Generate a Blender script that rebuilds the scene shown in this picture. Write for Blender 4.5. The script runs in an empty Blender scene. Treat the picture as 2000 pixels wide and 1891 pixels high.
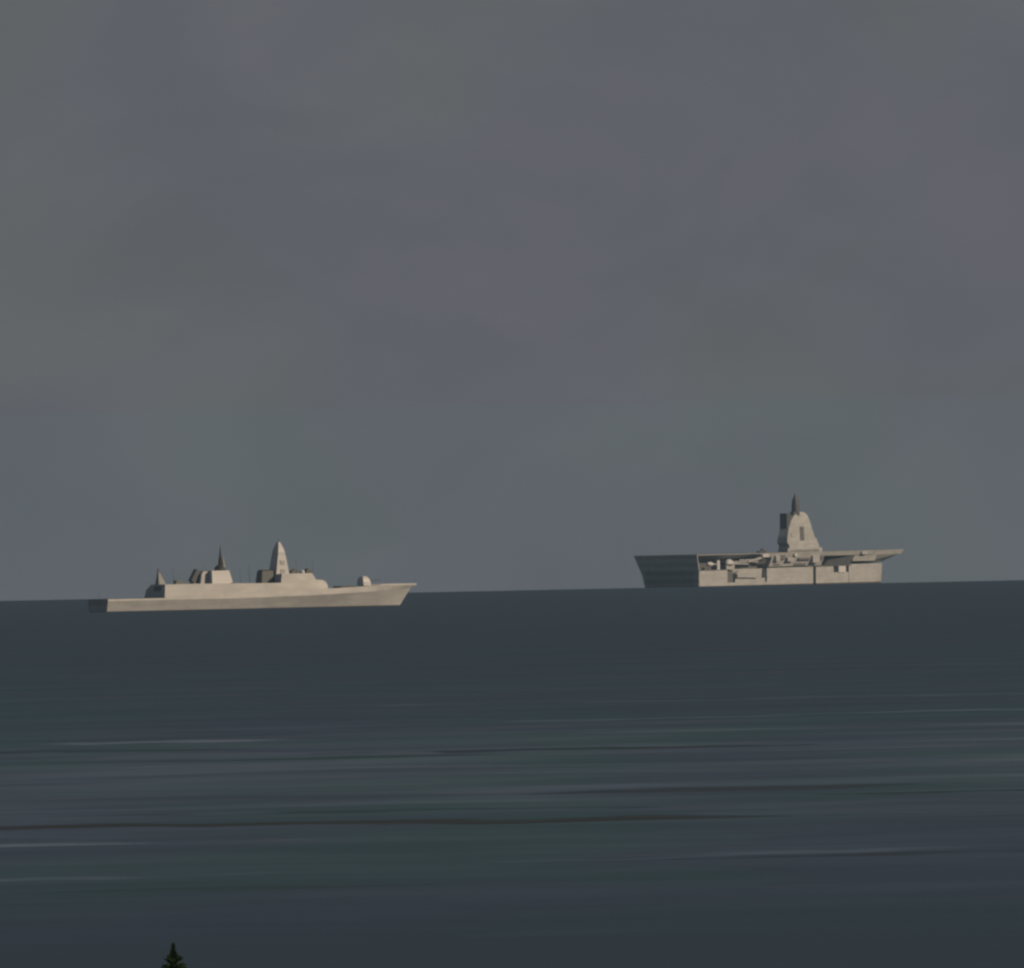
import bpy, math, random
from mathutils import Matrix, Vector

# ------------------------------------------------------------------ frame
# Long telephoto across the sea from a coastal hill: true earth curvature,
# true ship sizes.  f is the focal length in pixels of a 2000 px wide frame.
R_EARTH = 6371000.0
EYE = 50.0
F = 90000.0
ROLL = math.atan(0.0203)
HORIZON = 208.0                      # px the horizon lies below the frame's centre
DIP = math.sqrt(2 * EYE / R_EARTH)
PITCH = -DIP + HORIZON / F
random.seed(7)

scene = bpy.context.scene
col = scene.collection

cam_data = bpy.data.cameras.new('camera')
cam = bpy.data.objects.new('camera', cam_data)
col.objects.link(cam)
cam_data.sensor_fit = 'HORIZONTAL'
cam_data.sensor_width = 7.2
cam_data.lens = 7.2 * F / 2000.0
cam_data.clip_start = 0.5
cam_data.clip_end = 120000.0
FW = Vector((0, math.cos(PITCH), math.sin(PITCH)))
UPV = Vector((0, -math.sin(PITCH), math.cos(PITCH)))
RT = Vector((1, 0, 0))
cr, sr = math.cos(ROLL), math.sin(ROLL)
ir, iu = RT * cr - UPV * sr, RT * sr + UPV * cr
m = Matrix((ir, iu, -FW)).transposed().to_4x4()
m.translation = (0, 0, EYE)
cam.matrix_world = m
scene.camera = cam

# ------------------------------------------------------------------ sky, sun, exposure
SUN_EL = math.radians(26)
SUN_AZ = math.atan2(0.94, -0.34)     # compass-like: from +Y towards +X
sun_dir = Vector((math.sin(SUN_AZ) * math.cos(SUN_EL), math.cos(SUN_AZ) * math.cos(SUN_EL), math.sin(SUN_EL)))

world = bpy.data.worlds.new('World')
scene.world = world
world.use_nodes = True
wt = world.node_tree
wt.nodes.clear()


def N(t, kind, **kw):
    n = t.nodes.new(kind)
    for k, v in kw.items():
        setattr(n, k, v)
    return n


def ramp(t, stops, fac, interp='EASE'):
    r = N(t, 'ShaderNodeValToRGB')
    r.color_ramp.interpolation = interp
    e = r.color_ramp.elements
    while len(e) < len(stops):
        e.new(0.5)
    for i, (p, c) in enumerate(stops):
        e[i].position = p
        e[i].color = (c, c, c, 1) if isinstance(c, (int, float)) else (*c, 1)
    t.links.new(fac, r.inputs[0])
    return r.outputs[0]


def mixc(t, fac, a, b, mode='MIX'):
    n = N(t, 'ShaderNodeMix', data_type='RGBA', blend_type=mode)
    for s, v in ((n.inputs[0], fac), (n.inputs[6], a), (n.inputs[7], b)):
        if hasattr(v, 'links') or hasattr(v, 'is_output'):
            t.links.new(v, s)
        elif isinstance(v, (int, float)):
            s.default_value = v
        else:
            s.default_value = (*v, 1)
    return n.outputs[2]


def noise(t, vec, scale, detail=3.0, rough=0.5, dist=0.0):
    n = N(t, 'ShaderNodeTexNoise')
    n.inputs['Scale'].default_value = scale
    n.inputs['Detail'].default_value = detail
    n.inputs['Roughness'].default_value = rough
    n.inputs['Distortion'].default_value = dist
    t.links.new(vec, n.inputs['Vector'])
    return n.outputs['Fac']


def mapping(t, vec, scale=(1, 1, 1), loc=(0, 0, 0), rot=(0, 0, 0)):
    n = N(t, 'ShaderNodeMapping')
    n.inputs['Scale'].default_value = scale
    n.inputs['Location'].default_value = loc
    n.inputs['Rotation'].default_value = rot
    t.links.new(vec, n.inputs['Vector'])
    return n.outputs[0]


tc = N(wt, 'ShaderNodeTexCoord').outputs['Generated']
nish = N(wt, 'ShaderNodeTexSky', sky_type='NISHITA', sun_disc=False)
nish.sun_elevation = SUN_EL
nish.sun_rotation = SUN_AZ
nish.dust_density = 3.0
v1 = mapping(wt, tc, (1, 1, 1.25), (15.65, 6.78, 4.26))
v2 = mapping(wt, tc, (1, 1, 1.5), (0.3, 9.2, 1.9), (0, 0.35, 0))
hue = ramp(wt, [(0.40, 0.0), (0.62, 1.0)], noise(wt, v1, 110, 3, 0.5, 0.5))
val = ramp(wt, [(0.25, 0.0), (0.75, 1.0)], noise(wt, v2, 170, 5, 0.5, 0.6))
# values are for a Background of strength 0.1: a dull, thick overcast
grey_green = mixc(wt, val, (1.09, 1.20, 1.28), (1.24, 1.36, 1.43))
grey_mauve = mixc(wt, val, (1.10, 1.17, 1.39), (1.27, 1.28, 1.53))
cloud = mixc(wt, hue, grey_green, grey_mauve)
skyc = mixc(wt, 0.985, nish.outputs[0], cloud)
bg = N(wt, 'ShaderNodeBackground')
bg.inputs['Strength'].default_value = 0.1
wt.links.new(skyc, bg.inputs['Color'])
wo = N(wt, 'ShaderNodeOutputWorld')
wt.links.new(bg.outputs[0], wo.inputs['Surface'])

sun_data = bpy.data.lights.new('sun', 'SUN')
sun_data.energy = 4.8
sun_data.angle = math.radians(0.53)
sun_data.color = (1.0, 0.755, 0.50)
sun = bpy.data.objects.new('sun', sun_data)
col.objects.link(sun)
sun.rotation_euler = sun_dir.to_track_quat('Z', 'Y').to_euler()

vs = scene.view_settings
vs.view_transform = 'Standard'
vs.look = 'None'
vs.gamma = 1.0
vs.exposure = 0.0
vs.use_curve_mapping = False
cy = scene.cycles
cy.use_denoising = True
cy.max_bounces = 6
cy.pixel_filter_type = 'BLACKMAN_HARRIS'
cy.filter_width = 2.5
cy.volume_bounces = 1
scene.render.film_transparent = False


def pix(x, y, dist):
    """World point at horizontal distance dist that the photograph shows at pixel (x, y)."""
    dx, dy = x - 1000.0, 945.5 - y
    a, b = dx * cr + dy * sr, -dx * sr + dy * cr
    d = FW + RT * (a / F) + UPV * (b / F)
    return Vector((0, 0, EYE)) + d * (dist / math.hypot(d.x, d.y))


def sea_z(x, y):
    return -(x * x + y * y) / (2 * R_EARTH)


def sea_point(x, y):
    """Where the line of sight through a pixel meets the sea (x, y; z left 0)."""
    dx, dy = x - 1000.0, 945.5 - y
    a, b = dx * cr + dy * sr, -dx * sr + dy * cr
    d = FW + RT * (a / F) + UPV * (b / F)
    tn = d.z / math.hypot(d.x, d.y)
    A = 1 / (2 * R_EARTH)
    r = (-tn - math.sqrt(max(0.0, tn * tn - 4 * A * EYE))) / (2 * A)
    k = r / math.hypot(d.x, d.y)
    return Vector((d.x * k, d.y * k, 0))


# ------------------------------------------------------------------ materials
def new_mat(name):
    mt = bpy.data.materials.new(name)
    mt.use_nodes = True
    t = mt.node_tree
    return mt, t, t.nodes['Principled BSDF']


def paint(name, c, rough=0.55, stain=0.12, scale=0.35, boot=None):
    """Weathered ship's paint: blotches and vertical runs."""
    mt, t, p = new_mat(name)
    tcn = N(t, 'ShaderNodeTexCoord').outputs['Object']
    runs = noise(t, mapping(t, tcn, (1.0, 1.0, 0.12)), scale * 2.2, 4, 0.6)
    blot = noise(t, mapping(t, tcn, (0.35, 1, 1)), scale, 4, 0.55, 0.5)
    k = 1 - stain
    c1 = mixc(t, ramp(t, [(0.35, 0.0), (0.7, 1.0)], blot), tuple(v * k for v in c), tuple(min(1, v * (1 + stain * 0.5)) for v in c))
    rust = (c[0] * 0.82, c[1] * 0.72, c[2] * 0.62)
    c2 = mixc(t, ramp(t, [(0.58, 0.0), (0.8, 0.55)], runs), c1, rust)
    # plating: faint weld seams every few metres
    if boot is not None:
        br_ = N(t, 'ShaderNodeTexBrick')
        br_.inputs['Scale'].default_value = 1.0
        br_.inputs['Brick Width'].default_value = 7.5
        br_.inputs['Row Height'].default_value = 2.4
        br_.inputs['Mortar Size'].default_value = 0.035
        br_.inputs['Color1'].default_value = (1, 1, 1, 1)
        br_.inputs['Color2'].default_value = (0.93, 0.93, 0.93, 1)
        br_.inputs['Mortar'].default_value = (0.72, 0.70, 0.68, 1)
        t.links.new(mapping(t, tcn, (1, 1, 1), rot=(math.radians(-90), 0, 0)), br_.inputs['Vector'])
        c2 = mixc(t, 1.0, c2, br_.outputs['Color'], 'MULTIPLY')
        sp_ = N(t, 'ShaderNodeSeparateXYZ')
        t.links.new(tcn, sp_.inputs[0])
        mr = N(t, 'ShaderNodeMapRange')
        mr.inputs['From Min'].default_value = boot
        mr.inputs['From Max'].default_value = boot + 0.12
        t.links.new(sp_.outputs[2], mr.inputs['Value'])
        c2 = mixc(t, mr.outputs[0], (0.045, 0.045, 0.05), c2)
    t.links.new(c2, p.inputs['Base Color'])
    p.inputs['Roughness'].default_value = rough
    p.inputs['Specular IOR Level'].default_value = 0.35
    return mt


M = {}
M['hull'] = paint('haze_grey_paint', (0.285, 0.300, 0.325), boot=0.12)
M['carrier'] = paint('carrier_grey_paint', (0.285, 0.300, 0.320), stain=0.12, boot=0.4)
M['pale'] = paint('pale_grey_paint', (0.365, 0.385, 0.42), stain=0.06)
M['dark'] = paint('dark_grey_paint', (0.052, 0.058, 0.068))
M['grey'] = paint('mid_grey_paint', (0.15, 0.165, 0.185))
M['black'] = paint('exhaust_black_paint', (0.022, 0.025, 0.022), rough=0.7)
M['door'] = paint('shade_grey_paint', (0.085, 0.09, 0.10))  # dark grey that stands in for shade in the carrier's openings
M['deck'] = paint('nonskid_deck', (0.085, 0.088, 0.09), rough=0.9)
M['rubber'] = paint('rubber', (0.02, 0.02, 0.02), rough=0.9)


# ------------------------------------------------------------------ mesh helpers
class MB:
    """Collects shapes; build() links them as one mesh object."""

    def __init__(self):
        self.v, self.f = [], []

    def add(self, v, f):
        o = len(self.v)
        self.v += [tuple(p) for p in v]
        self.f += [tuple(i + o for i in q) for q in f]
        return self

    def box(self, x0, x1, y0, y1, z0, z1, top=None):
        a, b, c, d = top or (x0, x1, y0, y1)
        v = [(x0, y0, z0), (x1, y0, z0), (x1, y1, z0), (x0, y1, z0), (a, c, z1), (b, c, z1), (b, d, z1), (a, d, z1)]
        return self.add(v, [(3, 2, 1, 0), (4, 5, 6, 7), (0, 1, 5, 4), (1, 2, 6, 5), (2, 3, 7, 6), (3, 0, 4, 7)])

    def prism(self, poly, half):
        """poly: outline in x-z; half(x, z) -> half width across."""
        n = len(poly)
        v = [(x, -half(x, z), z) for x, z in poly] + [(x, half(x, z), z) for x, z in poly]
        f = [tuple(range(n)), tuple(range(2 * n - 1, n - 1, -1))]
        f += [(i, i + n, (i + 1) % n + n, (i + 1) % n) for i in range(n)]
        return self.add(v, f)

    def slab(self, poly, z0, z1, inset=0.0):
        """poly: plan outline in x-y extruded from z0 to z1; the foot drawn in by inset."""
        n = len(poly)
        cx, cy_ = sum(p[0] for p in poly) / n, sum(p[1] for p in poly) / n
        low = []
        for x, y in poly:
            dx, dy = cx - x, cy_ - y
            low.append((x + math.copysign(min(inset, abs(dx)), dx), y + math.copysign(min(inset, abs(dy)), dy), z0))
        v = low + [(x, y, z1) for x, y in poly]
        f = [tuple(range(n - 1, -1, -1)), tuple(range(n, 2 * n))]
        f += [(i, (i + 1) % n, (i + 1) % n + n, i + n) for i in range(n)]
        return self.add(v, f)

    def rings(self, rr, cap=True):
        n = len(rr[0])
        v = [p for r in rr for p in r]
        f = []
        for k in range(len(rr) - 1):
            for i in range(n):
                j = (i + 1) % n
                f.append((k * n + i, k * n + j, (k + 1) * n + j, (k + 1) * n + i))
        if cap:
            f += [tuple(range(n - 1, -1, -1)), tuple(range((len(rr) - 1) * n, len(rr) * n))]
        return self.add(v, f)

    def rod(self, a, b, r0, r1, n=10):
        a, b = Vector(a), Vector(b)
        q = (b - a).to_track_quat('Z', 'Y')
        rr = []
        for p, r in ((a, r0), (b, r1)):
            rr.append([p + q @ Vector((r * math.cos(2 * math.pi * i / n), r * math.sin(2 * math.pi * i / n), 0)) for i in range(n)])
        return self.rings(rr)

    def lathe(self, c, prof, n=16, sx=1.0, sy=1.0):
        c = Vector(c)
        return self.rings([[c + Vector((sx * r * math.cos(2 * math.pi * i / n), sy * r * math.sin(2 * math.pi * i / n), z)) for i in range(n)] for r, z in prof])

    def ball(self, c, r, sx=1, sy=1, sz=1, n=16, lo=-1.0):
        prof = []
        k = 9
        a0 = math.asin(lo)
        for i in range(k + 1):
            a = a0 + (math.pi / 2 - a0) * i / k
            prof.append((max(r * math.cos(a), r * 0.02), r * math.sin(a) * sz))
        return self.lathe(c, prof, n, sx, sy)

    def build(self, name, mat, parent=None, smooth=False, bevel=0.0):
        me = bpy.data.meshes.new(name)
        me.from_pydata(self.v, [], self.f)
        me.validate()
        import bmesh
        bm = bmesh.new()
        bm.from_mesh(me)
        bmesh.ops.recalc_face_normals(bm, faces=bm.faces)
        if bevel:
            bmesh.ops.bevel(bm, geom=[e for e in bm.edges], offset=bevel, segments=1, affect='EDGES', clamp_overlap=True)
        bm.to_mesh(me)
        bm.free()
        if smooth:
            me.polygons.foreach_set('use_smooth', [True] * len(me.polygons))
        me.materials.append(mat)
        o = bpy.data.objects.new(name, me)
        col.objects.link(o)
        if parent:
            o.parent = parent
        return o


def tag(o, label=None, cat=None, group=None, kind=None):
    for k, v in (('label', label), ('category', cat), ('group', group), ('kind', kind)):
        if v:
            o[k] = v
    return o


def root(name, loc, rz, label, cat):
    o = bpy.data.objects.new(name, None)
    col.objects.link(o)
    o.location = loc
    o.rotation_euler = (0, 0, rz)
    return tag(o, label, cat)


# ------------------------------------------------------------------ the sea: a cap of the globe
def build_sea():
    rs, r = [0.0], 40.0
    while r < 33000:
        rs.append(r)
        r += max(40.0, min(320.0, r * 0.08))
    na = 256
    v, f = [(0, 0, 0)], []
    for rr in rs[1:]:
        for i in range(na):
            a = 2 * math.pi * i / na
            v.append((rr * math.cos(a), rr * math.sin(a), -rr * rr / (2 * R_EARTH)))
    for i in range(na):
        f.append((0, 1 + i, 1 + (i + 1) % na))
    for k in range(len(rs) - 2):
        b = 1 + k * na
        for i in range(na):
            j = (i + 1) % na
            f.append((b + i, b + na + i, b + na + j, b + j))
    me = bpy.data.meshes.new('sea')
    me.from_pydata(v, [], f)
    me.polygons.foreach_set('use_smooth', [True] * len(me.polygons))
    mt, t, p = new_mat('sea_water')
    pos = N(t, 'ShaderNodeNewGeometry').outputs['Position']
    wind = math.radians(6)

    def math_node(op, x, y, z=None):
        n = N(t, 'ShaderNodeMath', operation=op)
        for k, val in enumerate((x, y, z)):
            if val is None:
                continue
            if isinstance(val, (int, float)):
                n.inputs[k].default_value = val
            else:
                t.links.new(val, n.inputs[k])
        return n.outputs[0]

    # wind lanes and slicks: calm strips are glossier, ruffled ones duller
    big = noise(t, mapping(t, pos, (0.0012, 0.00045, 0), (4.3, 1.7, 0), (0, 0, wind)), 1.0, 3, 0.5, 0.3)
    mid = noise(t, mapping(t, pos, (0.016, 0.0072, 0), (1.3, 5.1, 0), (0, 0, wind)), 1.0, 1.6, 0.5, 0.6)
    fine = noise(t, mapping(t, pos, (0.034, 0.017, 0), (7.3, 2.2, 0), (0, 0, -wind)), 1.0, 1.5, 0.5, 0.4)
    wob = noise(t, mapping(t, pos, (0.045, 0.004, 0), (2.6, 8.4, 0)), 1.0, 2, 0.5)
    brk = ramp(t, [(0.34, 0.5), (0.54, 1.0)], noise(t, mapping(t, pos, (0.03, 0.01, 0), (5.6, 1.4, 0)), 1.0, 2, 0.5))

    # ripple fronts (duller) and slick edges (glossier): long narrow marks lying on the water
    def streak(x0, y0, x1, y1, half_px):
        p0, p1 = sea_point(x0, y0), sea_point(x1, y1)
        d = p1 - p0
        ln = d.length
        e = d / ln
        dist = (p0.length + p1.length) / 2
        half = half_px * dist * dist / (F * EYE)
        nrm = Vector((-e.y, e.x, 0)) / half
        sub = N(t, 'ShaderNodeVectorMath', operation='SUBTRACT')
        t.links.new(pos, sub.inputs[0])
        sub.inputs[1].default_value = (p0.x, p0.y, 0)
        dots = []
        for vec in (e / ln, nrm):
            dt = N(t, 'ShaderNodeVectorMath', operation='DOT_PRODUCT')
            t.links.new(sub.outputs[0], dt.inputs[0])
            dt.inputs[1].default_value = (vec.x, vec.y, 0)
            dots.append(dt.outputs['Value'])
        v_ = math_node('ABSOLUTE', math_node('MULTIPLY_ADD', math_node('SUBTRACT', wob, 0.5), 3.5, dots[1]), 0.0)

        def step(val, lo, hi):
            n = N(t, 'ShaderNodeMapRange', interpolation_type='SMOOTHSTEP')
            n.inputs['From Min'].default_value = lo
            n.inputs['From Max'].default_value = hi
            t.links.new(val, n.inputs['Value'])
            return n.outputs[0]
        ends = math_node('MULTIPLY', step(dots[0], 0.0, 0.2), math_node('SUBTRACT', 1.0, step(dots[0], 0.75, 1.0)))
        return math_node('MULTIPLY', math_node('MULTIPLY', math_node('SUBTRACT', 1.0, step(v_, 0.1, 1.0)), ends), brk)

    def total(rows):
        acc = 0.0
        for row in rows:
            acc = math_node('ADD', streak(*row[:5]), acc) if row[5] == 1 else math_node('MULTIPLY_ADD', streak(*row[:5]), row[5], acc)
        return acc
    line = total([(-500, 1624, 900, 1604, 3.6, 1.9), (500, 1608, 1500, 1597, 3.8, 2.2), (420, 1487, 860, 1474, 2.5, 0.7), (820, 1466, 1400, 1461, 2.5, 0.9),
                  (1280, 1549, 1680, 1531, 3.5, 0.7), (1780, 1546, 2300, 1541, 3.0, 0.9), (200, 1738, 820, 1730, 4.5, 0.6), (430, 1592, 1000, 1577, 5, 0.5), (1480, 1677, 1800, 1662, 3, 0.6),
                  (-300, 1478, 420, 1462, 4, 0.5)])
    glint = total([(40, 1455, 620, 1443, 3.5, 1), (900, 1411, 1650, 1396, 3.0, 0.9), (1500, 1396, 2200, 1380, 2.6, 1), (1150, 1374, 1900, 1354, 4, 0.6), (-300, 1653, 280, 1650, 3.5, 1),
                   (920, 1685, 1560, 1671, 3.5, 0.8), (1450, 1672, 1800, 1653, 3, 0.6), (-200, 1722, 420, 1712, 6, 0.5), (840, 1834, 1220, 1812, 5, 0.5), (1750, 1447, 2300, 1440, 4, 0.5), (1300, 1426, 1800, 1420, 4, 0.5)])
    # a broad calmer tidal lane between about 5 and 9.5 km out
    sep = N(t, 'ShaderNodeSeparateXYZ')
    t.links.new(pos, sep.inputs[0])
    reach = math_node('DIVIDE', math_node('MULTIPLY_ADD', big, 3500.0, sep.outputs[1]), 20000.0)
    lane = ramp(t, [(0.275, 0.0), (0.33, 0.60), (0.43, 1.0), (0.53, 0.50), (0.67, 0.10), (0.95, 0.0)], reach)
    tot = math_node('MULTIPLY_ADD', mid, 1.0, math_node('MULTIPLY', fine, 0.40))
    calm = math_node('MULTIPLY_ADD', tot, math_node('MULTIPLY_ADD', lane, 0.65, 0.35), math_node('MULTIPLY', lane, 0.30))
    rg = N(t, 'ShaderNodeMapRange')
    rg.inputs['From Min'].default_value = 0.30
    rg.inputs['From Max'].default_value = 1.35
    rg.inputs['To Min'].default_value = 0.70
    rg.inputs['To Max'].default_value = 0.22
    t.links.new(calm, rg.inputs['Value'])
    t.links.new(math_node('MULTIPLY_ADD', glint, -0.28, math_node('MULTIPLY_ADD', line, 0.85, rg.outputs[0])), p.inputs['Roughness'])
    hue_ = ramp(t, [(0.40, 0.0), (0.60, 1.0)], noise(t, mapping(t, pos, (0.014, 0.0022, 0), (3.9, 2.8, 0), (0, 0, wind)), 1.0, 2, 0.5, 0.4))
    body = mixc(t, math_node('MULTIPLY', hue_, math_node('MULTIPLY_ADD', lane, 0.8, 0.2)), (0.008, 0.026, 0.058), (0.003, 0.034, 0.048))
    t.links.new(mixc(t, math_node('MINIMUM', math_node('MULTIPLY', line, 0.6), 0.9), body, (0.001, 0.004, 0.007)), p.inputs['Base Color'])
    p.inputs['IOR'].default_value = 1.333
    me.materials.append(mt)
    o = bpy.data.objects.new('sea', me)
    col.objects.link(o)
    tag(o, kind='structure')


build_sea()


# ------------------------------------------------------------------ the hill the camera stands on
def ground_z(x, y):
    r = math.hypot(x, y) if y > 0 else math.hypot(x, 0.35 * y)
    prof = [(0, 48.4), (60, 47.4), (300, 43.5), (1000, 29), (1700, 18), (2100, 13), (2450, 7), (2650, -4), (3200, -9)]
    for (a, za), (b, zb) in zip(prof, prof[1:]):
        if r <= b:
            z = za + (zb - za) * (r - a) / (b - a)
            break
    else:
        z = -9
    w = min(1, r / 400)
    return z + w * (0.9 * math.sin(x / 37 + 1) * math.sin(y / 53) + 0.6 * math.sin(x / 17 + y / 23))


def build_headland():
    rs = [0] + [8 * 1.13 ** k for k in range(50)]
    rs = [r for r in rs if r < 2900] + [2900, 3100]
    na = 144
    v, f = [(0, 0, ground_z(0, 0))], []
    for rr in rs[1:]:
        for i in range(na):
            a = 2 * math.pi * i / na
            x, y = rr * math.cos(a), rr * math.sin(a)
            v.append((x, y, ground_z(x, y)))
    for i in range(na):
        f.append((0, 1 + i, 1 + (i + 1) % na))
    for k in range(len(rs) - 2):
        b = 1 + k * na
        for i in range(na):
            j = (i + 1) % na
            f.append((b + i, b + na + i, b + na + j, b + j))
    me = bpy.data.meshes.new('headland')
    me.from_pydata(v, [], f)
    me.polygons.foreach_set('use_smooth', [True] * len(me.polygons))
    mt, t, p = new_mat('coastal_grass')
    pos = N(t, 'ShaderNodeNewGeometry').outputs['Position']
    c = mixc(t, ramp(t, [(0.35, 0.0), (0.65, 1.0)], noise(t, pos, 0.05, 6, 0.6)), (0.035, 0.05, 0.02), (0.09, 0.085, 0.045))
    c = mixc(t, ramp(t, [(0.45, 0.0), (0.75, 0.6)], noise(t, pos, 1.2, 4, 0.6)), c, (0.03, 0.04, 0.018))
    t.links.new(c, p.inputs['Base Color'])
    p.inputs['Roughness'].default_value = 0.95
    me.materials.append(mt)
    o = bpy.data.objects.new('headland', me)
    col.objects.link(o)
    tag(o, kind='structure')


build_headland()


# ------------------------------------------------------------------ frigate
TH_F = math.radians(28)
D_F = 17300.0
S_F = F / D_F
BEAM = 8.75                                            # greatest half-beam
stb = Vector((math.sin(TH_F), -math.cos(TH_F), 0))
corner = pix(211, 1196, D_F)
fo = corner - stb * 8.0
fo.z = sea_z(fo.x, fo.y)
frig = root('frigate', fo, TH_F, 'long low grey warship with two masts and a foredeck gun, bow pointing right', 'warship')


def fs(px, off=8.0):
    """Station (m from the transom) of a pixel column, for a feature off metres to starboard."""
    return (px - 211 + (8.0 - off) * math.sin(TH_F) * S_F) / (S_F * math.cos(TH_F))


def fz(px, py):
    return (1196 - (px - 211) * 0.0207 - py) / S_F


def lerp_tab(tab, x):
    for (a, va), (b, vb) in zip(tab, tab[1:]):
        if x <= b:
            return va + (vb - va) * max(0, (x - a)) / (b - a)
    return tab[-1][1]


def hb_wl(u):
    return (6.9 + 0.7 * min(1, u / 0.3)) * (1 - max(0, (u - 0.42) / 0.58) ** 1.9) + 0.12


def hb_kn(u):
    return (8.0 + 0.75 * min(1, u / 0.3)) * (1 - max(0, (u - 0.5) / 0.5) ** 2.3) + 0.12


L_WL, L_KN, L_DK = fs(779, 0), fs(801, 0), fs(815, 0)
ZT = [(0, 4.75), (24.6, 4.75), (24.7, 6.9), (90, 6.9), (98, 7.0), (108, 7.35), (116, 7.7), (140, 7.6)]
ZK = [(0, 4.05), (60, 4.1), (90, 4.6), (110, 5.2), (136, 6.4)]


def deck_half(x, z):
    """Half width of the inward-leaning upper side at station x and height z."""
    u = x / L_DK
    zk = lerp_tab(ZK, x)
    k = hb_kn(u)
    return max(0.12, k - (z - zk) * 0.23 * min(1, k / 5))


def build_frigate():
    # hull: flared below the knuckle, leaning in above it
    us = sorted(set([i / 48 for i in range(49)] + [24.6 / L_DK, 24.75 / L_DK, 0.97, 0.985, 0.995]))
    rr = []
    for u in us:
        xk, xd = u * L_KN, u * L_DK
        zk, zt = lerp_tab(ZK, xd), lerp_tab(ZT, xd)
        hk, hw = hb_kn(u), hb_wl(u)
        hd = deck_half(xd, zt)
        half = [(u * L_WL * 0.97, hw * 0.55, -4.0), (u * L_WL, hw, -0.3), (xk, hk, zk), (xd, hd, zt)]
        rr.append([(x, -y, z) for x, y, z in half] + [(x, y, z) for x, y, z in reversed(half)])
    hull = MB().rings(rr).build('hull', M['hull'], frig)
    # low bulwark that gives the foredeck its lip
    b = MB()
    for sgn in (-1, 1):
        pts = []
        for k in range(15):
            x = 118 + (L_DK - 0.4 - 118) * k / 14
            z = lerp_tab(ZT, x)
            pts.append((x, deck_half(x, z) - 0.04, z))
        ring = []
        for x, y, z in pts:
            ring.append([(x, sgn * y, z - 0.1), (x, sgn * (y - 0.12 if y > 0.2 else 0.02), z - 0.1),
                         (x, sgn * (y - 0.2 if y > 0.3 else 0.02), z + 0.55), (x, sgn * (y - 0.1 if y > 0.3 else 0.04), z + 0.55)])
        b.rings(ring)
    b.build('bulwark', M['hull'], hull)
    # landing deck and hangar block, sides flush with the hull
    MB().box(0.4, 24.2, -7.4, 7.4, 4.752, 4.80).build('landing_deck', M['deck'], hull)
    W = lambda x, z: deck_half(x, z) - 0.03
    x0 = fs(321)
    block = MB()
    st = [x0, 35, 45, 55, 65, 75]
    tops = [9.85, 9.85, 9.8, 9.7, 9.55, 9.5]
    ring = []
    for i, x in enumerate(st):
        xt = x + (0.9 if i == 0 else 0)
        zb, zt = (4.8 if i == 0 else 6.7), tops[i]
        xc = x + (xt - x) * 0.6
        zc = zb + (zt - zb) * 0.6
        ring.append([(x, -W(x, zb) - (0 if i else 0.02), zb), (xt, -W(xt, zt), zt), (xt, W(xt, zt) - 3.2, zt), (xc, W(xc, zc), zc), (x, W(x, zb), zb)])
    hangar = block.rings(ring).build('superstructure', M['hull'], frig)
    MB().box(x0 + 0.1, x0 + 0.3, -4.6, 1.4, 4.85, 9.2, (x0 + 0.72, x0 + 0.92, -4.6, 1.4)).build('hangar_door', M['dark'], hangar)
    MB().box(x0 + 0.1, x0 + 0.3, 3.2, 4.1, 4.85, 6.9, (x0 + 0.38, x0 + 0.6, 3.2, 4.1)).build('door', M['dark'], hangar)
    # stepped bridge block
    zr_ = fz(600, 1121)
    prof = [(fs(550), 9.45), (fs(554), zr_), (fs(585), zr_), (fs(614), zr_), (fs(620.5), fz(624, 1133.5)), (fs(634), fz(640, 1134)),
            (fs(640), fz(645, 1137)), (fs(643), fz(648, 1142)), (fs(644.5), 6.95)]
    rr = []
    for x, z in prof:
        half = lambda zz: deck_half(min(x, 90), zz) - 0.08 - max(0, x - 90) * 0.2
        rr.append([(x, -half(6.8), 6.8), (x, -half(z), z), (x, half(z), z), (x, half(6.8), 6.8)])
    br = MB().rings(rr).build('bridge', M['hull'], frig)
    zr = fz(600, 1121)
    # windows across the bridge front
    for k in range(9):
        y = -4.4 + k * 1.1
        xa, xb = fs(616.6), fs(618.6)
        MB().add([(xa + 0.42, y - 0.45, zr - 1.55), (xa + 0.42, y + 0.45, zr - 1.55), (xa + 0.12, y + 0.45, zr - 0.7), (xa + 0.12, y - 0.45, zr - 0.7),
                  (xa + 0.2, y - 0.45, zr - 1.55), (xa + 0.2, y + 0.45, zr - 1.55), (xa - 0.1, y + 0.45, zr - 0.7), (xa - 0.1, y - 0.45, zr - 0.7)],
                 [(0, 1, 2, 3), (7, 6, 5, 4), (0, 4, 5, 1), (1, 5, 6, 2), (2, 6, 7, 3), (3, 7, 4, 0)]).build('window', M['black'], br)
    # directors and lockers on the bridge roof
    for pa, pb, top, mt in ((569, 584, 1112.5, 'dark'), (598, 609, 1111, 'dark')):
        xa, xb = fs(pa, 3), fs(pb, 3)
        h = fz(pa, top)
        o = MB().box(xa, xb, -3.4, -0.8, zr - 0.05, h - 0.5, (xa + .15, xb - .2, -3.3, -0.9)).rod(((xa + xb) / 2, -2, h - 0.55), ((xa + xb) / 2, -2, h), 0.9, 0.6)
        o.build('fire_director', M[mt], br)
    MB().ball((fs(591, 3), -3.0, zr + 0.35), 0.95, n=14).build('satellite_dome', M['pale'], br, True)
    # main mast: faceted pyramid with a slim upper stage
    xa, xb = fs(539, 3.2), fs(567, 3.2)
    mast = MB().box(xa - 0.3, xb + 0.2, -3.5, 3.5, 9.4, fz(550, 1086), (fs(544, 2.6), fs(559, 2.6), -2.6, 2.6)).build('main_mast', M['pale'], frig)
    xa_m, xb_m = xa, xb
    xm = (fs(544, 2.6) + fs(559, 2.6)) / 2
    zb = fz(550, 1086)
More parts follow.
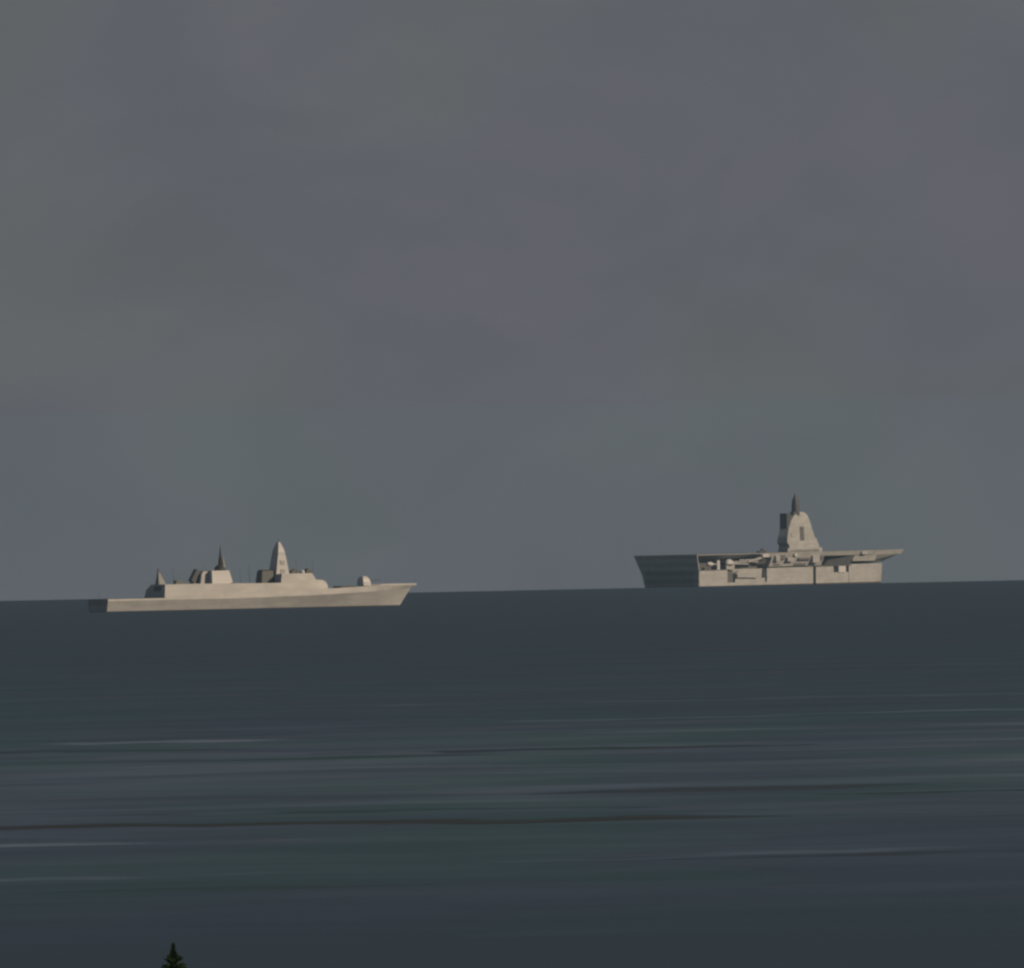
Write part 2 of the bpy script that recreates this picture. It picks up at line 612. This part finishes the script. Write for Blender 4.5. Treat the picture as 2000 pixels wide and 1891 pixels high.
    MB().rings([[(xm + sx * hx, sy * hy, zb + z) for sx, sy in ((-1, -1), (1, -1), (1, 1), (-1, 1))] for z, hx, hy in ((-0.02, 1.5, 2.5), (1.2, 1.4, 2.5), (2.9, 1.0, 1.9), (5.0, 0.35, 0.7))]).build('radar_housing', M['pale'], mast)
    MB().rod((xm, 0, zb + 4.9), (xm, 0, zb + 6.6), 0.13, 0.05, 6).build('pole', M['dark'], mast)
    # forward funnel behind the mast, the bridge's shade also in its dark paint
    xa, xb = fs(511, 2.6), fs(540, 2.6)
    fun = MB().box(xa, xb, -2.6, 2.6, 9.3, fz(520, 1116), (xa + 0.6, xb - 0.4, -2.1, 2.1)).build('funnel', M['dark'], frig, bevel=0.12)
    MB().box(xa + 1.0, xb - 0.9, -1.6, 1.6, fz(520, 1116) - 0.1, fz(520, 1116) + 0.35).build('exhaust_cap', M['black'], fun)
    # after deckhouse with the black-topped mast
    xa, xb = fs(416, 5.4), fs(451, 5.4)
    z1 = fz(430, 1115.5)
    house = MB().box(xa - 0.3, xb + 0.9, -5.6, 5.6, 9.6, z1, (xa + 0.1, xb - 0.2, -4.6, 4.6)).build('after_deckhouse', M['pale'], frig)
    MB().box(fs(454, 6.6), fs(459, 6.6), -6.9, -4.0, 7.4, 9.95).build('recess_shade', M['dark'], hangar)  # dark box painted as the shadow strip of a recess
    xd = fs(430, 2.0)
    dome = MB().ball((xd, -2.0, z1 - 0.1), 2.25, sz=1.05, lo=0.0).build('radome', M['black'], house, True)
    MB().lathe((xd + 0.3, -2.0, z1 + 1.4), [(1.0, 0), (0.75, 2.6), (0.36, 4.6), (0.1, 8.0)], 8).build('after_mast', M['black'], house)
    MB().rod((xd + 1.5, -2.6, z1 + 0.5), (xd + 1.0, -2.6, z1 + 5.2), 0.55, 0.22, 8).build('mast_lit_strip', M['hull'], house)  # paler rod standing in for the mast's sunlit side
    # funnel casing between the deckhouse and the launcher
    MB().prism([(fs(392, 3), 9.5), (fs(396, 3), z1 - 1.0), (fs(400, 3), z1 - 0.1), (xa, z1 - 0.3), (xa, 9.5)], lambda x, z: 3.0 - (z - 9.5) * 0.12).build('after_funnel', M['hull'], frig)
    # raised missile launcher aft of it, tilted forward
    xl = fs(378, 0)
    la = MB().rod((xl, 0, 9.6), (xl, 0, 11.2), 1.5, 1.1, 10).build('launcher', M['dark'], frig)
    MB().add(*tilted_box((xl + 0.5, 0, 12.7), (2.0, 2.6, 5.0), math.radians(30))).build('launch_box', M['dark'], la, bevel=0.1)
    # hangar roof: short radar mast and stowage
    xr = fs(308, 0)
    rm = MB().box(xr - 0.3, xr + 2.8, -1.5, 1.5, 9.7, 14.2, (xr + 0.3, xr + 1.0, -0.4, 0.4)).build('radar_mast', M['grey'], frig)
    MB().rod((xr + 0.0, 0, 9.7), (xr + 0.3, 0, 15.9), 0.5, 0.2, 8).build('pole', M['dark'], rm)
    xs = fs(350, 2)
    MB().box(xs - 2.2, xs + 2.0, -3.4, -1.0, 9.8, 11.2, (xs - 1.6, xs + 1.6, -3.2, -1.2)).build('deck_locker', M['dark'], frig)
    for px_, off, z0, z1 in ((340, 5.5, 9.8, 16.5), (402, -4.5, 9.6, 17.5), (470, 6.0, 9.6, 15.5), (488, -5.0, 9.6, 16.5), (580, 5.0, 12.8, 18.0), (612, -4.5, 12.8, 17.5)):
        MB().rod((fs(px_, off), -off, z0), (fs(px_, off) - 0.3, -off, z1), 0.09, 0.04, 6).build('whip_aerial', M['dark'], hangar)
    for zz in (12.8, 16.2):
        k = (zz - 9.4) / (fz(550, 1086) - 9.4)
        yy = -(3.5 - 0.9 * k)
        xx = (xa_m + xb_m) / 2
        MB().box(xx - 0.9, xx + 0.9, yy - 0.10, yy + 0.5, zz, zz + 1.7).build('radar_panel', M['hull'], mast)
    # foredeck gun
    xg = fs(712, 0)
    zg = fz(712, 1147)
    gun = MB().rod((xg, 0, zg - 0.3), (xg, 0, zg + 0.3), 2.3, 2.2, 20).build('gun_mount', M['hull'], frig)
    rr = []
    for k, (z, sc, sh) in enumerate([(0.25, 1.0, 0), (1.6, 1.0, -0.05), (2.8, 0.86, -0.2), (3.6, 0.55, -0.35), (3.85, 0.28, -0.4)]):
        rr.append([(xg + sh + sc * x, sc * y, zg + z) for x, y in ((-1.9, -2.3), (-1.7, -2.5), (0.7, -2.3), (2.2, -0.9), (2.2, 0.9), (0.7, 2.3), (-1.7, 2.5), (-1.9, 2.3))])
    gh = MB().rings(rr).build('gun_house', M['pale'], gun)
    MB().rod((xg + 1.6, 0, zg + 1.9), (xg + 6.6, 0, zg + 2.4), 0.2, 0.12, 10).build('barrel', M['dark'], gh)
    # vertical launcher hatch coaming between gun and bridge, breakwater ahead
    MB().box(fs(658, 0), fs(684, 0), -3.2, 3.2, 6.9, 7.75).build('missile_hatch', M['deck'], hull)
    MB().rod((L_DK - 1.2, 0, 7.6), (L_DK - 1.0, 0, 10.6), 0.07, 0.04, 6).build('jackstaff', M['dark'], hull)
    MB().rod((0.5, 0, 4.7), (0.1, 0, 8.0), 0.07, 0.04, 6).build('ensign_staff', M['dark'], hull)


def tilted_box(c, size, ang):
    sx, sy, sz = (s / 2 for s in size)
    v = []
    for z in (-sz, sz):
        for x, y in ((-sx, -sy), (sx, -sy), (sx, sy), (-sx, sy)):
            v.append((c[0] + x * math.cos(ang) + z * math.sin(ang), c[1] + y, c[2] - x * math.sin(ang) + z * math.cos(ang)))
    return v, [(3, 2, 1, 0), (4, 5, 6, 7), (0, 1, 5, 4), (1, 2, 6, 5), (2, 3, 7, 6), (3, 0, 4, 7)]


build_frigate()

# ------------------------------------------------------------------ carrier on the horizon
TH_C = math.radians(61)
D_C = 27000.0
S_C = F / D_C
HB = 17.8
stc = Vector((math.sin(TH_C), -math.cos(TH_C), 0))
corner = pix(1366, 1146, D_C)
co = corner - stc * HB
co.z = sea_z(co.x, co.y)
carr = root('aircraft_carrier', co, TH_C, 'flat-topped carrier with a tall island tower, hull down on the horizon', 'warship')


def cs(px, off=HB):
    return (px - 1366 + (HB - off) * math.sin(TH_C) * S_C) / (S_C * math.cos(TH_C))


def cz(px, py):
    return (1174 - 0.0203 * px - py) / S_C + 0.3


def build_carrier():
    g = M['carrier']
    DK = 19.0
    # inner hull with a raked stem
    Lw, Ld = 251.0, 259.0
    rr = []
    for k in range(41):
        u = k / 40
        t = max(0, (u - 0.62) / 0.38)
        w0 = 13.8 * (1 - t ** 1.8) + 0.3
        w1 = 14.2 * (1 - t ** 2.6) + 0.5
        pf = min(1, 0.35 + u * 3) * 0 + 1
        half = [(u * Lw, w0 * 0.7, -6), (u * Lw, w0, 0), (u * (Lw + Ld) / 2, w1, 10.0)]
        ring = [(x, -y, z) for x, y, z in half]
        ring += [(x, y + (3.4 if z >= 0 else 0) * (1 - t), z) for x, y, z in reversed(half)]
        rr.append(ring)
    hull = MB().rings(rr).build('hull', g, carr)
    # upper hull (hangar), set well inboard to starboard so that the openings are deep; dark paint adds to their shade
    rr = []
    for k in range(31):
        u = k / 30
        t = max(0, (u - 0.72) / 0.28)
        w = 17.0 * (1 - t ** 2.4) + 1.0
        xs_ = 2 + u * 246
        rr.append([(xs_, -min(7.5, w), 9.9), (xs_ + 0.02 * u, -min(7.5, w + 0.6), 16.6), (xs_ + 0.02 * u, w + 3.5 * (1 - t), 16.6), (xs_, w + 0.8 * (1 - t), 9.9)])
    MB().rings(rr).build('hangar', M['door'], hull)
    # transom: flared to port
    v = []
    for x in (0.0, 0.7):
        v += [(x, -HB + 0.4, -4), (x, -HB, 9.4), (x, -HB + 1.2, DK - 0.47), (x, 25.5, DK - 0.47), (x, 20.5, 8.0), (x, 17.6, -4)]
    f = [(5, 4, 3, 2, 1, 0), (6, 7, 8, 9, 10, 11)] + [(i, (i + 1) % 6, (i + 1) % 6 + 6, i + 6) for i in range(6)]
    tr = MB().add(v, f).build('transom', g, carr)
    # flight deck
    deck = [(0, -16.8), (62, -16.8), (74, -19.2), (212, -19.2), (226, -14.0), (262.5, -12.0), (262.5, 10.5), (225, 17), (205, 25.8), (40, 26.2), (0, 25.8)]
    fd = MB().slab(deck, DK - 0.45, DK, 0.1).build('flight_deck', M['carrier'], carr)
    # deep edge girder where the deck overhangs; aft the underside sweeps in to the hangar
    MB().slab([(74, -19.0), (212, -19.0), (226, -13.8), (262.2, -11.8), (262.2, 10.3), (225, 16.8), (205, 25.6), (74, 25.6)], DK - 2.5, DK - 0.46, 0.9).build('edge_girder', g, fd)
    MB().slab([(2.3, -16.5), (73.9, -16.5), (73.9, 25.5), (2.3, 25.5)], DK - 2.5, DK - 0.46, 7.5).build('deck_underside', g, fd)
    MB().add([(212, -13, 12.2), (250, -4, 12.2), (258, -10.6, 16.45), (212, -17, 16.45), (212, 13, 12.2), (250, 4, 12.2), (258, 9, 16.45), (212, 17, 16.45)],
             [(0, 1, 2, 3), (7, 6, 5, 4), (0, 4, 5, 1), (1, 5, 6, 2), (2, 6, 7, 3), (3, 7, 4, 0)]).build('bow_flare', g, hull)
    MB().slab([(x + (0.6 if x < 100 else -0.6), y + (0.6 if y < 0 else -0.6)) for x, y in deck], DK + 0.004, DK + 0.05).build('deck_surface', M['deck'], fd)
    # starboard shell plating in blocks: openings between them
    def plate(name, a, b, z0, z1, w=HB, inner=13.0, mat=g, slope=0.25, par=hull):
        return MB().add([(cs(a), -inner, z0), (cs(b), -inner, z0), (cs(b), -w + slope, z0), (cs(a), -w + slope, z0),
                         (cs(a), -inner, z1), (cs(b), -inner, z1), (cs(b), -w, z1), (cs(a), -w, z1)],
                        [(0, 1, 2, 3), (7, 6, 5, 4), (0, 4, 5, 1), (1, 5, 6, 2), (2, 6, 7, 3), (3, 7, 4, 0)]).build(name, mat, par)
    plate('shell_plate', 1367.3, 1422, -3, 9.4)
    plate('shell_plate', 1422, 1500, -3, 2.2, HB - 0.2)
    plate('shell_plate', 1500, 1591.5, -3, 10.2)
    plate('shell_plate', 1597, 1632, -3, 10.2)
    plate('shell_plate', 1632, 1662, -3, 6.6, HB - 0.1)
    # forward shell narrows with the bow
    rr = []
    for k in range(17):
        x = cs(1662) + (252 - cs(1662)) * k / 16
        t = max(0, (x - 202) / 52)
        w = HB * (1 - t ** 1.9) + 0.2
        rr.append([(x, -max(w - 4, 0.1), -3), (x, -w + 0.2, -3), (x + 2.5 * t, -w, 11.2), (x + 2.5 * t, -max(w - 4, 0.1), 11.2)])
    MB().rings(rr).build('bow_plating', g, hull)
    # slot and bay recess, their shade painted on in dark grey
    plate('bay_shade', 1424, 1440, 2.2, 9.6, HB - 2.4, 12.5, M['door'])
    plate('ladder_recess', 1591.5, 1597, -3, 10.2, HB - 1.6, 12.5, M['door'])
    # rounded boat bay casing
    a, b = cs(1441), cs(1482)
    rr = []
    for k in range(9):
        x = a + (b - a) * k / 8
        top = 8.9 - 0.4 * abs(k / 8 - 0.55) - (1.9 if k == 8 else 0) - (1.2 if k == 0 else 0)
        rr.append([(x, -13.0, 4.6), (x, -HB - 0.1, 4.6 + 0.5 * (1 - k / 8)), (x, -HB - 0.3, top - 1.0), (x, -HB + 0.6, top), (x, -13.0, top)])
    MB().rings(rr).build('boat_bay', g, hull)
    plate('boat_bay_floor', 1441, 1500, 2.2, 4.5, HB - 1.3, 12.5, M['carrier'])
    plate('bulkhead', 1441, 1499.5, 4.6, 12.8, 11.5, 7.0, M['door'])  # shadow under the overhang is painted into this wall
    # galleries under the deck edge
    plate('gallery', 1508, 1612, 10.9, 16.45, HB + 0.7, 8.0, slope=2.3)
    plate('gallery', 1488, 1508, 12.6, 16.45, HB - 1.6, 8.0, M['door'], 2.0)  # faces the sun; dark paint gives it the overhang's shade
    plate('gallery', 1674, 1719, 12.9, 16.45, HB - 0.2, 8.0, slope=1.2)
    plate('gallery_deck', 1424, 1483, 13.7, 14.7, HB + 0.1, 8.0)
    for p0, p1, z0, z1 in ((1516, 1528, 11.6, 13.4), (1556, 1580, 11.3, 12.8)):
        MB().box(cs(p0), cs(p1), -HB + 0.95, -HB + 3.0, z0, z1).build('gallery_shade', M['door'], hull)  # solid boxes, coloured dark like shaded openings
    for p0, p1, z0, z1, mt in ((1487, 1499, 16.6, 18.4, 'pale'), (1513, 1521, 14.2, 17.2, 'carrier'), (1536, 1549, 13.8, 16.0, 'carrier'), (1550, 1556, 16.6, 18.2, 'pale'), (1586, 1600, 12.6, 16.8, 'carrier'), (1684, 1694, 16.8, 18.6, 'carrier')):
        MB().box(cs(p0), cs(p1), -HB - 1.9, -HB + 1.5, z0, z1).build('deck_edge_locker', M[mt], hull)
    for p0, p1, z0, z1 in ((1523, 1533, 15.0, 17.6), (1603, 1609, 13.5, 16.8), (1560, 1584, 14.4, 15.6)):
        MB().box(cs(p0), cs(p1), -HB - 1.25, -HB + 1.5, z0, z1).build('gallery_shade', M['door'], hull)  # more solid boxes with recess shade as their colour
    # sloping sponson below the lift opening, painted dark as shade, lit box beside it
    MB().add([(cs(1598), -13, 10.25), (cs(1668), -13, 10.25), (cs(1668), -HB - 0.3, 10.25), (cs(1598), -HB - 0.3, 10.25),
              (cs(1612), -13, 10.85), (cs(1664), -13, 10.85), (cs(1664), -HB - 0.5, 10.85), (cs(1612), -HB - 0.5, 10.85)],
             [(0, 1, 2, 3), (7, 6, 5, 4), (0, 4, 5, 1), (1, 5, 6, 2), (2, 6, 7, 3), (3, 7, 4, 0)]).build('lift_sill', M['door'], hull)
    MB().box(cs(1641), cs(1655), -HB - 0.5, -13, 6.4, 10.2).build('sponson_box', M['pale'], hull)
    MB().box(cs(1632.2), cs(1641), -HB + 2.4, -13, 6.6, 10.2).build('sponson_recess', M['door'], hull)  # set back, with added shade in its dark paint
    # folded deck-edge lift: slanting platform, the opening's shade in its dark paint
    MB().add([(cs(1612), -HB - 0.5, 10.9), (cs(1662), -HB - 0.5, 10.9), (cs(1672), -HB - 1.2, 16.4), (cs(1617), -HB - 1.2, 13.8),
              (cs(1612), -HB + 1, 10.9), (cs(1662), -HB + 1, 10.9), (cs(1672), -HB + 0.3, 16.4), (cs(1617), -HB + 0.3, 13.8)],
             [(0, 1, 2, 3), (7, 6, 5, 4), (0, 4, 5, 1), (1, 5, 6, 2), (2, 6, 7, 3), (3, 7, 4, 0)]).build('aircraft_lift', M['dark'], carr)
    # aft sponson: domes, post and boom
    sp = MB().box(cs(1370), cs(1424), -HB + 0.3, -7.4, 9.42, 10.0).build('aft_sponson', M['door'], carr)
    MB().ball((cs(1391), -HB + 1.2, cz(1391, 1102.5)), 1.75, 2.0, 1.0, 0.8).build('radome', M['pale'], sp, True)
    MB().rod((cs(1391), -HB + 1.2, 10.0), (cs(1391), -HB + 1.2, 12.0), 0.4, 0.4).build('post', M['carrier'], sp)
    MB().rod((cs(1394), -HB + 1.2, cz(1391, 1102.5)), (cs(1407), -HB + 1.2, cz(1391, 1103)), 0.35, 0.35).build('boom', M['pale'], sp)
    MB().box(cs(1404), cs(1409), -HB + 0.6, -HB + 2.0, 10.0, cz(1407, 1095)).build('post', M['pale'], sp)
    MB().lathe((cs(1427), -HB + 0.6, 12.6), [(2.2, 0), (2.3, 1.2), (1.6, 2.6), (0.5, 3.4)], 14, 1.9, 1.0).build('gun_cover', M['pale'], sp, True)
    MB().box(cs(1420), cs(1436), -HB, -8, 10.0, 12.6).build('gun_platform', M['carrier'], sp)
    MB().rod((cs(1433), -HB + 0.2, 13.2), (cs(1464), -HB + 0.2, 12.8), 0.5, 0.4).build('boom', M['carrier'], sp)
    MB().rod((cs(1462), -HB - 0.2, 14.0), (cs(1500), -HB - 0.2, 17.2), 0.6, 0.9).build('brace', M['carrier'], hull)
    for k in range(7):
        MB().rod((cs(1446 + 5.4 * k), -HB - 0.1, 15.2), (cs(1449 + 5.4 * k), -HB - 0.1, 15.2), 0.5, 0.5, 8).build('liferaft', M['pale'], hull)
    # island: faceted tower, rounded at the head
    y0, y1 = -17.2, -9.8
    isl = MB()
    lev = [(DK - 0.1, 1545, 1605, 0), (DK + 1.5, 1545, 1604, 0), (cz(1570, 1066), 1545.5, 1600.5, 0.2), (cz(1570, 1061), 1541.5, 1599, 0.3), (cz(1570, 1050), 1542, 1595.5, 0.6),
           (cz(1570, 1032), 1545, 1590.5, 1.0), (cz(1570, 1018), 1550, 1586.5, 1.4), (cz(1570, 1009), 1555.5, 1583, 1.8), (cz(1570, 1003.5), 1562, 1578.5, 2.3), (cz(1570, 1001), 1567, 1574, 2.9)]
    rr = []
    for z, pa, pb, ins in lev:
        w = -y0 - ins
        rr.append([(cs(pa, w), y0 + ins, z), (cs(pb, w), y0 + ins, z), (cs(pb, w), y1 - ins * 0.7, z), (cs(pa, w), y1 - ins * 0.7, z)])
    tower = isl.rings(rr).build('island', g, carr)
    za, zb = cz(1570, 1057), cz(1570, 1030)
    MB().box(cs(1567, 16.8), cs(1575, 16.8), y0 + 0.25, y0 + 1.8, za, zb, (cs(1567, 16.3), cs(1574, 16.3), y0 + 0.75, y0 + 1.8)).build('slot_shade', M['door'], tower)  # dark box showing the shade of a vertical recess
    MB().box(cs(1549, 16.8), cs(1556, 16.8), y0 + 0.3, y0 + 1.8, cz(1570, 1049), cz(1570, 1042)).build('vent', M['carrier'], tower)
    # after funnel, shade put into its dark paint, outboard of the tower's left edge
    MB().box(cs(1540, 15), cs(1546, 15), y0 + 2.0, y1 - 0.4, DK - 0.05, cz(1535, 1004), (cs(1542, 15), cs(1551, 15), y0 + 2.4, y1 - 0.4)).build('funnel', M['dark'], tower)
    # bridge wing and forward fairing
    MB().box(cs(1596, 16), cs(1607, 16), y0 + 0.8, y1, DK - 0.05, cz(1600, 1052), (cs(1594, 16), cs(1599, 16), y0 + 1.2, y1)).build('bridge', M['carrier'], tower)
    MB().box(cs(1544), cs(1612), y0 + 0.0, y0 + 1.5, DK + 0.06, DK + 2.4).build('walkway', g, tower)
    # pole mast and radar
    xm, ym = cs(1559, 13.5), -13.5
    pm = MB().lathe((xm, ym, cz(1559, 1008)), [(2.5, 0), (2.4, 3.2), (2.3, 6.0), (1.9, 9.0), (0.9, 11.4), (0.2, 13.0)], 10).build('mast', M['dark'], tower)
    MB().box(xm - 5.0, xm + 2.0, ym - 1.2, ym + 1.2, cz(1559, 1008), cz(1559, 1001)).build('radar', M['dark'], pm)


build_carrier()


# tow tractor parked on the flight deck aft of the island
def build_tractor():
    off = 11.0
    p = Matrix.Rotation(TH_C, 4, 'Z') @ Vector((cs(1490, off), -off, 19.05)) + co
    t = root('deck_tractor', p, TH_C - math.radians(35), 'small dark vehicle parked on the flight deck aft of the island', 'vehicle')
    MB().box(-2.6, 2.6, -1.1, 1.1, 0.45, 1.35, (-2.5, 2.4, -1.0, 1.0)).build('body', M['dark'], t, bevel=0.08)
    MB().box(-0.4, 1.5, -0.95, 0.95, 1.3, 2.5, (-0.2, 1.1, -0.8, 0.8)).build('cab', M['black'], t, bevel=0.06)
    for x in (-1.7, 1.7):
        for s in (-1, 1):
            MB().rod((x, s * 0.75, 0.5), (x, s * 1.2, 0.5), 0.5, 0.5, 14).build('wheel', M['rubber'], t)


build_tractor()


# ------------------------------------------------------------------ conifer on the slope, only its tip in view
def build_conifer():
    D_T = 2000.0
    tip = pix(338.5, 1841, D_T)
    gz = ground_z(tip.x, tip.y)
    H = tip.z - gz
    t = root('conifer_tree', (tip.x, tip.y, gz - 0.1), 0, 'dark green conifer, only its pointed tip showing at the bottom edge', 'tree')
    H += 0.1
    bark, tr, pb = new_mat('bark')
    tcn = N(tr, 'ShaderNodeTexCoord').outputs['Object']
    tr.links.new(mixc(tr, noise(tr, mapping(tr, tcn, (6, 6, 1)), 3, 4), (0.04, 0.03, 0.022), (0.10, 0.075, 0.055)), pb.inputs['Base Color'])
    pb.inputs['Roughness'].default_value = 0.95
    rr = []
    for k in range(24):
        z = H * k / 23
        r = 0.17 * (1 - z / H) ** 0.9 + 0.008
        rr.append([(r * math.cos(a) + 0.03 * math.sin(z), r * math.sin(a), z) for a in (2 * math.pi * i / 8 for i in range(8))])
    limbs = MB().rings(rr)
    v, f = [], []
    rnd = random.Random(3)

    def needle_tuft(p, d, ln, w):
        side = d.cross(Vector((rnd.uniform(-1, 1), rnd.uniform(-1, 1), rnd.uniform(-1, 1))))
        if side.length < 1e-4:
            return
        side.normalize()
        q = p + d * ln
        o = len(v)
        v.extend([tuple(p - side * w * 0.35), tuple(p + d * ln * 0.45 + side * w), tuple(q), tuple(p + d * ln * 0.5 - side * w)])
        f.append((o, o + 1, o + 2, o + 3))

    z = 1.2
    while z < H - 0.12:
        dep = H - z                                       # distance below the tip
        reach = lerp_tab([(0, 0.03), (0.25, 0.09), (0.55, 0.17), (0.68, 0.22), (0.80, 0.38), (1.3, 0.58), (12, 4.0)], dep)
        reach = min(reach, 2.6)
        nb = 7 if dep < 0.6 else 9
        for i in range(nb):
            a = 2 * math.pi * (i + rnd.random() * 0.8) / nb
            ln = reach * rnd.uniform(0.72, 1.12)
            lift = 1.4 if dep < 0.35 else 0.7 if dep < 1.0 else rnd.uniform(-0.05, 0.35)
            d = Vector((math.cos(a), math.sin(a), lift)).normalized()
            base = Vector((0, 0, z + rnd.uniform(-0.06, 0.06)))
            if ln > 0.5:
                limbs.rod(base, base + d * ln * 0.9, 0.012 + 0.012 * ln, 0.004, 5)
            n = int(ln * (80 if dep < 0.9 else 45 if dep < 3 else 16)) + 8
            tl = 0.075 if dep < 0.9 else 0.13 if dep < 3 else 0.27
            for k in range(n):
                s = (k + rnd.random()) / n
                pos = base + d * ln * s + Vector((0, 0, -0.10 * ln * s * s))
                nd = (d + Vector((rnd.uniform(-1, 1), rnd.uniform(-1, 1), rnd.uniform(-0.45, 0.7)))).normalized()
                needle_tuft(pos, nd, tl * rnd.uniform(0.7, 1.3), tl * 0.22)
        z += 0.05 if dep < 1.2 else 0.09 if dep < 2 else 0.24
    for k in range(90):                                   # the leader
        s = rnd.random()
        nd = Vector((rnd.uniform(-.5, .5), rnd.uniform(-.5, .5), 1.0)).normalized()
        needle_tuft(Vector((0, 0, H - 0.45 + 0.40 * s)), nd, 0.09 * (1.25 - 0.7 * s), 0.022)
    limbs.build('trunk', bark, t)
    leaf, tl_, pl = new_mat('conifer_needles')
    tcn = N(tl_, 'ShaderNodeTexCoord').outputs['Object']
    c = mixc(tl_, ramp(tl_, [(0.35, 0.0), (0.68, 1.0)], noise(tl_, tcn, 3.2, 3)), (0.009, 0.024, 0.006), (0.034, 0.078, 0.018))
    tl_.links.new(c, pl.inputs['Base Color'])
    pl.inputs['Roughness'].default_value = 0.7
    pl.inputs['Specular IOR Level'].default_value = 0.2
    me = bpy.data.meshes.new('crown')
    me.from_pydata(v, [], f)
    me.materials.append(leaf)
    o = bpy.data.objects.new('crown', me)
    col.objects.link(o)
    o.parent = t


build_conifer()


# ------------------------------------------------------------------ the hazy air over the sea
def build_haze():
    o = MB().box(-34000, 34000, -34000, 34000, -90, 51.5).build('haze', new_mat('haze_air')[0])
    mt = o.data.materials[0]
    t = mt.node_tree
    t.nodes.clear()
    pv = N(t, 'ShaderNodeVolumePrincipled')
    pv.inputs['Color'].default_value = (0.355, 0.56, 0.77, 1)
    pv.inputs['Density'].default_value = 0.85e-5
    pv.inputs['Anisotropy'].default_value = 0.35
    out = N(t, 'ShaderNodeOutputMaterial')
    t.links.new(pv.outputs[0], out.inputs['Volume'])
    tag(o, kind='stuff')


build_haze()
